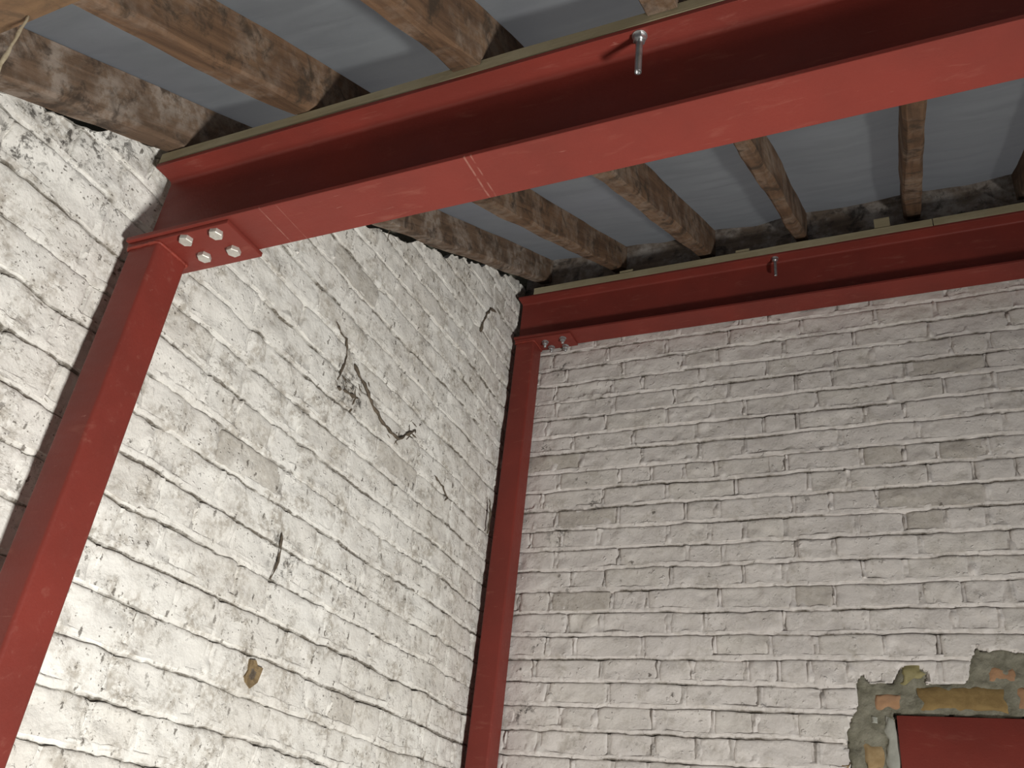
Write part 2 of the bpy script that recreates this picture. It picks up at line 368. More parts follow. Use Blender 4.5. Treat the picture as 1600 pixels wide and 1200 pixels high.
def build_wall(name, left, mats, u0, u1, zk, k0, k1, pitch, seed, parent):
    """painted brick facing. u runs along the wall, depth d out of it.
       line k (dark joint under a struck mortar lip) at zk(k); course k lies between line k and line k+1"""
    R = random.Random(seed)
    amp = 0.0040 if left else 0.0028
    def line(k, u):
        return zk(k) + amp * vnoise(u * 3.7, k * 7.31, 0, seed) + (0.0030 if left else 0.0022) * vnoise(u * 17, k * 3.7, 0, seed + 1) + (0.0020 if left else 0.0014) * vnoise(u * 60, k * 5.1, 0, seed + 2)
    def place(u, z, d):
        if left: return np.stack([d + 0.021 * np.exp(-((u + 1.98) / 0.55) ** 2 - ((z - 2.78) / 0.36) ** 2) - 0.016 * np.clip((u + 0.36) / 0.2, 0, 1), u, z], -1)
        return np.stack([u, -d, z], -1)
    def zcap(u): return under(u) + 0.020 + 0.019 * fbm(u * 16, 0.5, 0, seed + 5, 3)
    def carve(u, z, d):
        if left: return d
        sd = poly_sd(u, z, PATCH)
        return np.where(sd > 0.004, np.minimum(d, -0.022), d)
    # perpends of every course
    perps = {}
    for k in range(k0, k1):
        known = sorted(BACK_PERP.get(k, [])) if not left else []
        ps = []
        u = u0
        marks = known + [u1 + 0.4]
        if known:                                   # fill towards the start, backwards from the first known joint
            b = known[0]; back = []
            while b - u0 > 0.16:
                b -= R.choice([0.232, 0.232, 0.118]); 
                if b - u0 > 0.05: back.append(b)
            ps += back[::-1]
            for a, c in zip(known, known[1:] + [None]):
                ps.append(a)
                if c is None: u = a
                else:
                    g = c - a
                    if g > 0.31:
                        m = max(2, round(g / 0.2))
                        ps += [a + g * i / m for i in range(1, m)]
        else:
            u = u0 + R.choice([0.06, 0.12, 0.18, 0.22])
            ps.append(u)
        hd = R.random() < 0.5
        while True:
            u += (0.118 if (R.random() < (0.30 if not left else 0.34)) else 0.232) + R.uniform(-0.012, 0.012)
            if u > u1 - 0.04: break
            ps.append(u)
        perps[k] = sorted(ps)
    # ---- mortar sheet
    du = 0.0042; grime_shade = []
    U = np.arange(u0, u1 + du * 0.5, du); rows = []
    for k in range(k1 - 1, k0 - 1, -1):             # from the bottom course upward
        lo = line(k + 1, U); up = line(k, U)
        pd = np.min(np.abs(U[:, None] - np.array([u0 - 1] + perps[k])[None, :]), 1)
        wid = 0.0065 * (1 + 0.35 * vnoise(U * 30, k * 2.2, 0, seed + 9))
        s = np.exp(-(pd / np.maximum(wid, 0.003)) ** 4)
        lip = 0.0012 + 0.0018 * vnoise(U * 7, k * 1.7, 0, seed + 11) + 0.0016 * vnoise(U * 45, k * 2.9, 0, seed + 12)
        gap = 0.0030 + 0.0026 * vnoise(U * 5, k * 4.4, 0, seed + 13)
        gap = np.clip(gap, 0.0006, 0.006)
        bw = (0.019 if left else 0.014) * (1 + 0.25 * vnoise(U * 6, k * 6.1, 0, seed + 14))
        def prow(z, hid, rough=0.0035):
            pv = 0.0002 + rough * 2.8 * fbm(U * 48, z * 48, 0, seed + 21, 2)
            return hid * (1 - s) + pv * s
        H = up - lo
        rec = np.clip(0.0022 + 0.0022 * vnoise(U * 4.5, k * 4.4, 0, seed + 13) + 0.0014 * vnoise(U * 32, k * 2.4, 0, seed + 15), 0.0, 0.006)
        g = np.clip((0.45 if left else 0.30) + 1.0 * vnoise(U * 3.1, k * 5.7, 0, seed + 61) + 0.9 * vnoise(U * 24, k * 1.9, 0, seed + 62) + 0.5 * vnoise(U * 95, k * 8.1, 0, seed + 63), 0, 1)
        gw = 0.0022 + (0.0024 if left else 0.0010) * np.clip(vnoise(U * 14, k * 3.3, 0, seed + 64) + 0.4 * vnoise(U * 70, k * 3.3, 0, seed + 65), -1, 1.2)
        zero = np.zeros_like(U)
        pg = np.clip(vnoise(U * 2.0, k * 9.7, 0, seed + 66) * 1.2 + 0.2, 0, 1) * np.exp(-((pd - 0.004) / 0.003) ** 2) * (0.55 if not left else 0.35)  # shade lines painted along the perpend edges, beside the joint dirt
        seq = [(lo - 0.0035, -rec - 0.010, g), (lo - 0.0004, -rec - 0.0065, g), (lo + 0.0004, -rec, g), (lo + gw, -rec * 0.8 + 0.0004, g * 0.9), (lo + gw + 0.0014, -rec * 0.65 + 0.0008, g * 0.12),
               (lo + bw * 0.6, -rec * 0.25 + lip * 0.4, zero), (lo + bw * 0.85, lip * 0.9, zero), (lo + bw, lip * 0.75, zero),
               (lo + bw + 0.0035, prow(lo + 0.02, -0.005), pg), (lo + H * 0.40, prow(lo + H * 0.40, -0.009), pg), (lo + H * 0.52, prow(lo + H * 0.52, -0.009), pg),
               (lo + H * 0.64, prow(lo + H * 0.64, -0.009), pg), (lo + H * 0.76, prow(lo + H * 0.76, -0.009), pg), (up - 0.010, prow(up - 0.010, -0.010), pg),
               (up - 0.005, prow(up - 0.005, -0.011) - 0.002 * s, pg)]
        zc_ = 0.5 * (zk(k) + zk(k + 1))
        blobs = [(u_ + R.uniform(-0.006, 0.006), zc_ + R.uniform(-0.5, 0.45) * pitch, R.uniform(0.006, 0.013), R.uniform(0.003, 0.0075)) for u_ in perps[k] if R.random() < 0.6]
        blobs += [(R.uniform(u0, u1), zk(k + 1) + R.uniform(0.004, 0.022), R.uniform(0.006, 0.016), R.uniform(0.002, 0.005)) for _ in range(14)]
        for i, (z, d, gq) in enumerate(seq):
            if i >= 5:
                for bu, bz, br, bh in blobs:
                    m_ = np.abs(U - bu) < 2.2 * br
                    if m_.any():
                        e_ = ((U[m_] - bu) / br) ** 2 + ((z[m_] - bz) / (br * 1.35)) ** 2
                        d = d.copy(); d[m_] = np.maximum(d[m_], bh * np.exp(-e_ ** 1.3) * 1.35 - 0.0022)
            grime_shade.append(gq)
            if 1 < i < 8: d = d + 0.0018 * fbm(U * 38, z * 38, 0, seed + 31, 3)
            d = np.minimum(d, 0.0062)
            if left: z = np.minimum(z, zcap(U))
            rows.append(place(U, z, carve(U, z, d)))
    V = np.stack(rows, 0); nr, nc = V.shape[:2]
    me = mesh_np('mortar', V.reshape(-1, 3), grid_faces(nr, nc, flip=not left) if False else grid_faces(nr, nc, flip=False))
    at = me.attributes.new('grime_shade', 'FLOAT', 'POINT'); at.data.foreach_set('value', np.stack(grime_shade, 0).astype(np.float32).ravel())
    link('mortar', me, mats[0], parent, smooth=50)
    # ---- bricks
    stuff_v, stuff_f, nb = [], [], 0
    for k in range(k0, k1):
        edges = [u0 - 0.06] + perps[k] + [u1 + 0.06]
        for a, b in zip(edges[:-1], edges[1:]):
            a2 = max(a + 0.0035 + R.uniform(0, 0.002), u0); b2 = min(b - 0.0035 - R.uniform(0, 0.002), u1)
            if b2 - a2 < 0.03: continue
            um = 0.5 * (a2 + b2); zm = 0.5 * (zk(k) + zk(k + 1))
            if left and zm - pitch * 0.4 > under(b2) + 0.03: continue
            p = (0, um, zm) if left else (um, 0, zm)
            vis = any(in_view(q_, 30) for q_ in ([(0, a2, zm), (0, b2, zm), p] if left else [(a2, 0, zm), (b2, 0, zm), p]))
            L = b2 - a2
            nx = (max(5, int(L / 0.011)) if vis else 4); nz = 7 if vis else 3
            uu = np.concatenate([[0, 0.004], np.linspace(0.012, L - 0.012, nx), [L - 0.004, L]]) + a2
            tt = np.concatenate([[0, 0.06], np.linspace(0.16, 0.86, nz), [0.95, 1.0]])
            G, T = np.meshgrid(uu, tt)
            gap = np.clip(0.0030 + 0.0026 * vnoise(G * 5, k * 4.4, 0, seed + 13), 0.0006, 0.006)
            lo = line(k + 1, G) + 0.009; up = line(k, G) - np.clip(0.0012 + 0.0016 * vnoise(G * 9, k * 1.3, 0, seed + 16), 0.0, 0.003)
            Z = lo + (up - lo) * T
            eu = np.minimum(G - a2, b2 - G)
            # wavy ends and rounded corners
            sid = np.where(G < um, 1.0, -1.0)
            near = np.clip(1 - eu / 0.02, 0, 1)
            G = G + sid * near * (0.0022 * vnoise(Z * 60, um * 31, 0, seed + 41) + 0.0030 * np.clip(np.abs(T - 0.55) * 2.2 - 0.55, 0, 1))
            Z = Z - np.clip(T - 0.9, 0, 1) * 10 * 0.003 * near
            amp2 = 0.0040 if left else 0.0030
            D = amp2 * fbm(G * 14, Z * 20, um * 3, seed + 51, 3) + R.uniform(-0.0012, 0.0022) + (G - um) * R.uniform(-0.016, 0.016) + (Z - zm) * R.uniform(-0.035, 0.03)
            ed = np.minimum(eu, np.minimum((1 - T) + 0.015, T + 0.5) * pitch)
            D = D - 0.0040 * np.clip(1 - ed / 0.0055, 0, 1) ** 2
            # chips and lumps
            for _ in range(R.choice([0, 1, 2, 3, 4])):
                cu, cz, cr, ch = R.uniform(a2, b2), R.uniform(zm - 0.03, zm + 0.03), R.uniform(0.007, 0.024), R.choice([-1, 1, 1]) * R.uniform(0.001, 0.0048)
                D = D + ch * np.exp(-(((G - cu) ** 2 + (Z - cz) ** 2) / cr ** 2) ** 2)
            if left: Z = np.minimum(Z, zcap(G))
            D = np.clip(D, -0.02, 0.0062)
            if not left:
                sd = poly_sd(G, Z, PATCH)
                if (sd > 0).mean() > 0.93: continue
                D = np.where(sd > 0.002, np.minimum(D, -0.021), D)
            # back ring
            Gp = np.pad(G, 1, mode='edge'); Zp = np.pad(Z, 1, mode='edge'); Dp = np.pad(D, 1, mode='edge')
            Dp[0, :] = Dp[-1, :] = Dp[:, 0] = Dp[:, -1] = -0.024
            V = place(Gp, Zp, Dp); nr, nc = V.shape[:2]
            F = grid_faces(nr, nc, flip=False)
            if vis and nb < 300:
                nb += 1
                V = V.reshape(-1, 3) - np.array(p)
                me = mesh_np('brick', V, F)
                mat = mats[0]
                if left:
                    if any(abs(um - y_) < L * 0.5 and abs(zm - z_) < pitch * 0.5 for y_, z_ in ((-1.018, 2.985), (-0.625, 2.557), (-1.274, 2.314), (-0.725, 1.877))) or R.random() < 0.02: mat = mats[1]
                elif any(abs(um - x_) < L * 0.5 and abs(zm - z_) < pitch * 0.5 for x_, z_ in ((1.43, 2.605), (1.52, 2.83), (1.30, 2.845), (1.46, 2.68), (0.27, 2.36), (0.29, 2.70))) or R.random() < 0.015: mat = mats[1]
                o = link('brick', me, mat, parent, smooth=60); o.location = Vector(p) - parent.location
            else:
                off = sum(len(x) for x in stuff_v)
                stuff_v.append(V.reshape(-1, 3)); stuff_f.append(F + off)
    if stuff_v:
        me = mesh_np('brick_courses', np.concatenate(stuff_v) , np.concatenate(stuff_f))
        link('brick_courses', me, mats[0], parent, smooth=60, kind='stuff')
    return nb

# left wall: body cut to the roof slope, facing with bricks 88.6 mm per course
wl = empty('wall_left', (0, 0, 0), kind='structure', label='white painted brick side wall whose top follows the roof slope')
SC = 1.405 / 1.42                                  # the wall face stands 15 mm proud of x = 0
LX = 0.015
def lw(p): return [(-2.775 + (y + 2.775) * SC, 1.5 + (z - 1.5) * SC) for y, z in p]
zl = lambda k: 1.5 + (0.8538 - 0.0886 * k) * SC
ztop = lambda y: under(y) + 0.015
me = extrude_poly('wall_core', [(YF, ZF), (0.22, ZF), (0.22, ztop(0.22)), (YF, ztop(YF))], 0, -0.215, -0.032)
link('wall_core', me, M_MORTAR, wl)
me = extrude_poly('wall_core', [(YF, ZF), (0.22, ZF), (0.22, top(0.22)), (YF, top(YF))], 0, -0.30, -0.105)
link('wall_core', me, M_MORTAR, wl)
YL0, KL0, KL1 = -3.0, -16, 19
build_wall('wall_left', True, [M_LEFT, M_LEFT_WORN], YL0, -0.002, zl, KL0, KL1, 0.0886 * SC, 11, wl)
me = extrude_poly('plain_facing', [(YF, ZF), (-0.0, ZF), (-0.0, zl(KL1)), (YL0, zl(KL1)), (YL0, ztop(YL0)), (YF, ztop(YF))], 0, -0.012, -0.001)
link('plain_facing', me, M_LEFT, wl)
wl.location.x = LX

wb = empty('wall_back', (0, 0, 0), kind='structure', label='white painted brick back wall behind the rear steel frame')
zb = lambda k: 3.2424 - 0.075 * k
link('wall_core', bevel_box('wall_core', -0.2, XR + 0.2, 0.024, 0.24, ZF, 4.0, bev=0), M_MORTAR, wb)
KB0, KB1, XB1 = -5, 31, 3.0
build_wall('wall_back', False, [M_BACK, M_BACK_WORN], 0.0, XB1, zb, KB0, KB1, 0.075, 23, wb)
me = extrude_poly('plain_facing', [(0, ZF), (XR, ZF), (XR, 3.6), (XB1, 3.6), (XB1, zb(KB1)), (0, zb(KB1))], 1, 0.001, 0.023)
link('plain_facing', me, M_BACK, wb)

# exposed patch around the lintel: rough grey mortar with bare bricks set in it
LX0, LZ1 = 1.288, 2.043
du = 0.0045
U, Z = np.meshgrid(np.arange(1.12, 2.12, du), np.arange(1.70, 2.26, du))
sd = poly_sd(U, Z, PATCH) + 0.007 * fbm(U * 45, Z * 45, 0, 71, 3)
sl = np.minimum(U - LX0, LZ1 - Z) + 0.004 * fbm(U * 40, Z * 40, 0, 77, 2)          # inside the lintel opening
D = -0.005 + 0.0045 * fbm(U * 28, Z * 28, 0, 73, 4)
D = np.where(sd < 0, -0.020, D - 0.004 * np.clip(1 - sd / 0.01, 0, 1))
D = np.where(sl > 0, -0.0225, D)
me = mesh_np('exposed_mortar', np.stack([U, -D, Z], -1).reshape(-1, 3), grid_faces(*U.shape))
link('exposed_mortar', me, M_MORTAR, wb, smooth=50, label='rough grey mortar exposed round the lintel')
def lump(name, x0, x1, z0, z1, d, mat, seed, parent, corner=0.006, nx=14, nz=8, label=None):
    uu = np.linspace(0, 1, nx); tt = np.linspace(0, 1, nz); A, B = np.meshgrid(uu, tt)
    X = x0 + (x1 - x0) * A; Zq = z0 + (z1 - z0) * B
    X = X + corner * fbm(Zq * 40, A * 3, seed, seed, 2) * np.abs(A - 0.5) * 2; Zq = Zq + corner * fbm(X * 40, B * 3, seed, seed + 3, 2) * np.abs(B - 0.5) * 2
    e = np.minimum(np.minimum(A, 1 - A) * (x1 - x0), np.minimum(B, 1 - B) * (z1 - z0))
    Dq = d + 0.0025 * fbm(X * 30, Zq * 30, seed, seed + 7, 3) - 0.006 * np.clip(1 - e / 0.008, 0, 1)
    X, Zq, Dq = [np.pad(q_, 1, mode='edge') for q_ in (X, Zq, Dq)]
    Dq[0, :] = Dq[-1, :] = Dq[:, 0] = Dq[:, -1] = -0.03
    c = ((x0 + x1) / 2, 0, (z0 + z1) / 2)
    me = mesh_np(name, np.stack([X, -Dq, Zq], -1).reshape(-1, 3) - np.array(c), grid_faces(*X.shape))
    o = link(name, me, mat, parent, smooth=50, label=label); o.location = c; return o
lump('brick', 1.354, 1.567, 2.060, 2.119, 0.0005, M_B_BROWN, 81, wb, label='bare dark brown brick')
lump('brick', 1.237, 1.309, 2.060, 2.103, 0.000, M_B_ORANGE, 82, wb, 0.006, label='broken orange brick')
lump('brick', 1.531, 1.602, 2.137, 2.178, 0.000, M_B_ORANGE, 83, wb, 0.006, label='broken orange brick')
lump('brick', 1.205, 1.249, 1.900, 1.967, 0.000, M_B_YEL, 84, wb, 0.008, label='bare buff brick')
lump('brick', 1.595, 1.80, 2.066, 2.125, 0.000, M_B_ORANGE, 85, wb, 0.010, label='bare orange brick')
lump('brick', 1.640, 1.86, 2.140, 2.200, 0.000, M_B_BROWN, 89, wb, 0.008)
lump('brick', 1.830, 2.04, 2.066, 2.125, 0.000, M_B_BROWN, 90, wb, 0.008)
lump('stone', 1.308, 1.357, 2.134, 2.182, 0.004, M_B_OLIVE, 86, wb, 0.016, label='olive coloured stone')
lump('stone', 1.225, 1.243, 2.022, 2.042, 0.002, M_PACK, 87, wb, 0.008)
lump('brick', 1.135, 1.168, 1.885, 1.915, 0.003, M_B_BROWN, 91, wb, 0.010)
lump('mortar_packing', 1.259, 1.290, 1.80, 2.040, 0.0015, M_PACK, 88, wb, 0.008, 8, 24, label='smooth pale mortar packing')
me = bevel_box('steel_lintel', 1.292, 2.30, -0.0045, 0.0215, 1.80, 2.043, (1.8, 0, 1.92), 0.003)
o = link('steel_lintel', me, M_RED, smooth=30, label='red primed steel lintel set in the back wall amid grey mortar', cat='lintel'); o.location = (1.8, 0, 1.92)

# chipped hole and dead ivy on the left wall
hp = [(-1.147, 1.902), (-1.129, 1.905), (-1.12, 1.894), (-1.101, 1.894), (-1.104, 1.876), (-1.108, 1.86), (-1.129, 1.843), (-1.15, 1.853), (-1.155, 1.864), (-1.147, 1.879)]
hp = lw(hp); hc = (-1.1454, 1.869); v = []; f = []
for ring, (s, d) in enumerate(((1.04, -0.008), (1.0, 0.0055), (0.72, 0.0048), (0.42, 0.0030), (0.16, 0.0012))):
    for y, z in hp: v.append((d + rng.uniform(-0.0006, 0.0006), hc[0] + (y - hc[0]) * s, hc[1] + (z - hc[1]) * s))
n = len(hp)
for k in range(4):
    for i in range(n): f.append((k * n + i, k * n + (i + 1) % n, (k + 1) * n + (i + 1) % n, (k + 1) * n + i))
f.append(tuple(range(4 * n, 5 * n)))
hd = len(f) - 1
me = mesh_np('chipped_brick', v, f); fix_normals(me)
link('chipped_brick', me, [M_CHIP, M_ROOT], wl, label='brown chip of bare brick')
for p_ in me.polygons:
    if len(p_.vertices) > 4 or (p_.center.yz - Vector(hc)).length < 0.010: p_.material_index = 1  # dark centre painted in for the shade inside the hole

def root_pts(pts, seed):
    out = []; R = random.Random(seed); pts = lw(pts)
    for (a, b) in zip(pts[:-1], pts[1:]):
        m = max(2, int(math.hypot(b[0] - a[0], b[1] - a[1]) / 0.012))
        for i in range(m):
            t = i / m; out.append((LX + 0.004 + R.uniform(-0.0015, 0.0025), a[0] + (b[0] - a[0]) * t + R.uniform(-.0025, .0025), a[1] + (b[1] - a[1]) * t + R.uniform(-.0025, .0025)))
    out.append((LX + 0.003, pts[-1][0], pts[-1][1])); return out
def root(pts, rad, seed, parent, name):
    p = root_pts(pts, seed); R = random.Random(seed + 5)
    ref = parent.location if parent else Vector(p[0])
    rr = [rad * R.uniform(0.35, 1.35) for _ in p]; rr[0] *= 0.4; rr[-1] *= 0.6
    return link(name, tube_mesh(name, p, rr, 6, ref), M_ROOT, parent, smooth=0)
iv = empty('ivy_root', (LX + 0.003, -0.74, 2.664), 'dead dark ivy root forked over the left wall with a hooked end', 'root')
root([(-1.018, 2.763), (-0.985, 2.743), (-0.943, 2.726), (-0.895, 2.695), (-0.832, 2.67), (-0.774, 2.665), (-0.74, 2.664), (-0.712, 2.686), (-0.675, 2.721), (-0.653, 2.739)], 0.0052, 1, iv, 'stem')
root([(-1.077, 2.656), (-1.038, 2.666), (-1.0, 2.669), (-0.972, 2.677)], 0.0062, 3, iv, 'branch')
root([(-0.989, 2.697), (-0.985, 2.671), (-0.993, 2.638), (-0.994, 2.62)], 0.0035, 4, iv, 'branch')
vv, ff = [], []
for q_ in range(46):
    cy, cz = rng.choice([(-1.02, 2.665), (-0.99, 2.655), (-0.93, 2.715), (-1.04, 2.69), (-0.76, 2.664), (-0.66, 2.735), (-1.06, 2.68)])
    cy += rng.uniform(-0.035, 0.035); cz += rng.uniform(-0.03, 0.03); an = rng.uniform(0, 6.28); ln = rng.uniform(0.008, 0.034)
    p_ = [(cy, cz), (cy + math.cos(an) * ln * 0.5 + rng.uniform(-.003, .003), cz + math.sin(an) * ln * 0.5), (cy + math.cos(an) * ln, cz + math.sin(an) * ln)]
    tm = tube_mesh('t', [(LX + 0.003, a_, b_) for a_, b_ in lw(p_)], [0.0007, rng.uniform(0.0012, 0.0022), 0.0008], 5, iv.location)
    o_ = len(vv); vv += [tuple(x.co) for x in tm.vertices]; ff += [tuple(i_ + o_ for i_ in pl_.vertices) for pl_ in tm.polygons]; bpy.data.meshes.remove(tm)
link('rootlets', mesh_np('rootlets', vv, ff), M_ROOT, iv, smooth=0, kind='stuff')
iv2 = empty('ivy_root', (LX + 0.003, -1.077, 2.68), 'thin dead ivy root climbing above the forked one on left wall', 'root')
root([(-1.138, 2.829), (-1.11, 2.812), (-1.077, 2.811), (-1.06, 2.765), (-1.068, 2.725), (-1.077, 2.678)], 0.0030, 5, iv2, 'stem')
for nm, pts, rad, lab in (('ivy_root', [(-0.246, 3.462), (-0.291, 3.450), (-0.321, 3.387), (-0.338, 3.347), (-0.338, 3.313)], 0.0052, 'short dead root hooked on left wall beside rear beam end'),
                          ('ivy_root', [(-0.099, 2.738), (-0.080, 2.671), (-0.085, 2.612)], 0.0040, 'thin dark root in the corner behind the rear post'),
                          ('ivy_root', [(-1.149, 2.206), (-1.143, 2.178), (-1.137, 2.135), (-1.149, 2.089)], 0.0028, 'short upright dark root low on the middle of left wall'),
                          ('ivy_root', [(-0.501, 2.649), (-0.439, 2.639), (-0.398, 2.615), (-0.411, 2.6)], 0.0030, 'small dark root curling round a brick end near rear post')):
    o = root(pts, rad, hash(lab[:6]) % 97 if False else len(lab), None, nm); p0 = root_pts(pts, len(lab))[0]; o.location = p0
    tag(o, lab, 'root')

# ------------------------------------------------------------------ steel frames
def i_section(y0, y1, z0, z1, tf, tw, rr=0.0076):
    """I profile in (y, z) with root fillets"""
    yc = (y0 + y1) / 2; a, b = yc - tw / 2, yc + tw / 2
    def fil(cx, cz, s0, n=4):
        return [(cx + rr * math.cos(s0 + math.pi / 2 * i / n * 1), cz + rr * math.sin(s0 + math.pi / 2 * i / n)) for i in range(n + 1)]
    p = [(y0, z0), (y1, z0), (y1, z0 + tf)]
    p += [(b + rr - rr * math.sin(t), z0 + tf + rr - rr * math.cos(t)) for t in [math.pi / 2 * i / 4 for i in range(5)]]
    p += [(b + rr - rr * math.cos(t), z1 - tf - rr + rr * math.sin(t)) for t in [math.pi / 2 * i / 4 for i in range(5)]]
    p += [(y1, z1 - tf), (y1, z1), (y0, z1), (y0, z1 - tf)]
    p += [(a - rr + rr * math.sin(t), z1 - tf - rr + rr * math.cos(t)) for t in [math.pi / 2 * i / 4 for i in range(5)]]
    p += [(a - rr + rr * math.cos(t), z0 + tf + rr - rr * math.sin(t)) for t in [math.pi / 2 * i / 4 for i in range(5)]]
    p += [(y0, z0 + tf)]
    return p
def steel_beam(x0, x1, y0, y1, z0, z1, label):
    ref = (x0, (y0 + y1) / 2, z0)
    me = extrude_poly('steel_beam', i_section(y0, y1, z0, z1, 0.0093, 0.0058), 0, x0, x1, ref)
    o = link('steel_beam', me, M_RED, smooth=32, label=label, cat='beam', group='red steel beams of the two frames'); o.location = ref
    bv = o.modifiers.new('bevel', 'BEVEL'); bv.width = 0.0012; bv.segments = 2; bv.limit_method = 'ANGLE'; bv.angle_limit = math.radians(60)
    return o
FY0, FY1, FZ0, FZ1 = -1.861, -1.7595, 2.535, 2.740
BY0, BY1, BZ0, BZ1 = -0.104, -0.0075, 3.425, 3.630
steel_beam(0.059, XR - 0.005, FY0, FY1, FZ0, FZ1, 'large red steel I-beam crossing the top of the picture on the near post')
steel_beam(0.022, XR - 0.005, BY0, BY1, BZ0, BZ1, 'smaller looking red steel I-beam running along the top of back wall')

def rounded_rect(x0, x1, y0, y1, rad, n=5):
    p = []
    for cx, cy, s in ((x1 - rad, y1 - rad, 0), (x0 + rad, y1 - rad, 1), (x0 + rad, y0 + rad, 2), (x1 - rad, y0 + rad, 3)):
        for i in range(n + 1):
            t = math.pi / 2 * (s + i / n); p.append((cx + rad * math.cos(t), cy + rad * math.sin(t)))
    return p
HEX = lambda af: af / math.sqrt(3)
def hex_head(parent, loc, rot, mat, af=0.024, h=0.011, washer=True, stub=0.0, name='bolt'):
    """bolt head below a plate, pointing down (-z)"""
    bm = bmesh.new()
    def ring(rr, z, seg, ph=0.0): return [bm.verts.new((rr * math.cos(2 * math.pi * k / seg + ph), rr * math.sin(2 * math.pi * k / seg + ph), z)) for k in range(seg)]
    def skin(rings, cap=True):
        for a, b in zip(rings[:-1], rings[1:]):
            for k in range(len(a)): bm.faces.new((a[k], a[(k + 1) % len(a)], b[(k + 1) % len(a)], b[k]))
        if cap: bm.faces.new(rings[-1]); bm.faces.new(rings[0][::-1])
    z = 0.0
    if washer: skin([ring(af * 0.72, 0, 20), ring(af * 0.72, -0.0022, 20), ring(af * 0.69, -0.0026, 20)]); z = -0.0025
    skin([ring(HEX(af) * 0.97, z, 6, rot), ring(HEX(af), z - 0.001, 6, rot), ring(HEX(af), z - h + 0.0015, 6, rot), ring(HEX(af) * 0.90, z - h, 6, rot)])
    if stub:
        rs = []; zz = z - h + 0.001
        n = int(stub / 0.0018)
        for i in range(n): rs.append(ring(0.0060 if i % 2 else 0.0052, zz - i * 0.0018, 12))
        rs.append(ring(0.0042, zz - n * 0.0018, 12)); skin(rs)
    bmesh.ops.recalc_face_normals(bm, faces=bm.faces)
    me = bpy.data.meshes.new(name); bm.to_mesh(me); bm.free()
    o = link(name, me, mat, parent, smooth=25); o.location = loc; return o
def steel_post(x0, y0, ztop, plate_x1, py0, py1, bolts, label, stub, mat, af, w=0.080, left=0.0):
    ref = Vector((x0 + w / 2, y0 + w / 2, ZF))
    t = empty('steel_post', ref, label, 'post', 'red steel posts of the two frames')
    pl = 0.010
    me = extrude_poly('tube', rounded_rect(x0, x0 + w, y0, y0 + w, 0.008), 2, ZF, ztop - pl, ref)
    link('tube', me, M_RED, t, smooth=40)
    cp = link('cap_plate', bevel_box('cap_plate', x0 - left, plate_x1, py0, py1, ztop - pl, ztop - 0.0002, ref, 0.0012), M_RED, t, smooth=30)
    # weld bead round the head of the tube
    pts = rounded_rect(x0 - 0.002, x0 + w + 0.002, y0 - 0.002, y0 + w + 0.002, 0.009, 3); path = []
    for i in range(len(pts)):
        a, b = pts[i], pts[(i + 1) % len(pts)]; m = max(1, int(math.hypot(b[0] - a[0], b[1] - a[1]) / 0.006))
        for j in range(m): path.append((a[0] + (b[0] - a[0]) * j / m, a[1] + (b[1] - a[1]) * j / m, ztop - pl - 0.002))
    path.append(path[0])
    R = random.Random(3)
    link('weld_bead', tube_mesh('weld_bead', path, [0.0036 * R.uniform(0.8, 1.2) for _ in path], 6, ref), M_WELD, t, smooth=0)
    for i, (bx, by) in enumerate(bolts):
        hex_head(cp, (bx - ref.x, by - ref.y, ztop - pl - ref.z), 0.3 + i * 0.9, mat, af, 0.010, stub > 0, stub)
    return t
steel_post(0.060, -1.850, FZ0, 0.312, FY0 + 0.007, FY1 + 0.010, [(0.2015, -1.844 + 0.004), (0.274, -1.842 + 0.004), (0.2013, -1.787), (0.2730, -1.785)],
           'red steel box post at lower left carrying the near beam', 0.0, M_ZINC_DULL, 0.024)
steel_post(0.026, -0.089, BZ0, 0.262, BY0 + 0.004, BY1 - 0.002, [(0.146, -0.068), (0.224, -0.076), (0.156, -0.026), (0.214, -0.020)],
           'red steel box post in the far corner carrying the rear beam', 0.016, M_ZINC, 0.019)

def hanging_bolt(loc, length, label):
    t = empty('hanging_bolt', loc, label, 'bolt', 'long bolts hanging from beam flanges')
    link('washer', lathe('washer', [(0.0125, 0), (0.0125, -0.002), (0.0118, -0.0024)], 24), M_ZINC, t, smooth=30)
    nut = lathe('nut', [(HEX(0.019) * 0.96, -0.0024), (HEX(0.019), -0.0034), (HEX(0.019), -0.0115), (HEX(0.019) * 0.92, -0.0128)], 6)
    link('nut', nut, M_ZINC, t)
    prof = []; z = -0.012; i = 0
    while z > -length: prof.append((0.0058 if i % 2 else 0.0052, z)); z -= 0.0011; i += 1
    prof += [(0.0052, -length), (0.0040, -length), (0.0036, -length + 0.004)]
    link('threaded_shank', lathe('threaded_shank', prof, 16), M_ZINC, t, smooth=60)
    return t
hanging_bolt((1.096, -1.8475, FZ1 - 0.0093), 0.086, 'long zinc bolt hanging from top flange of the near beam')
hanging_bolt((1.044, -0.0865, BZ1 - 0.0093), 0.079, 'long zinc bolt hanging from top flange of the rear beam')

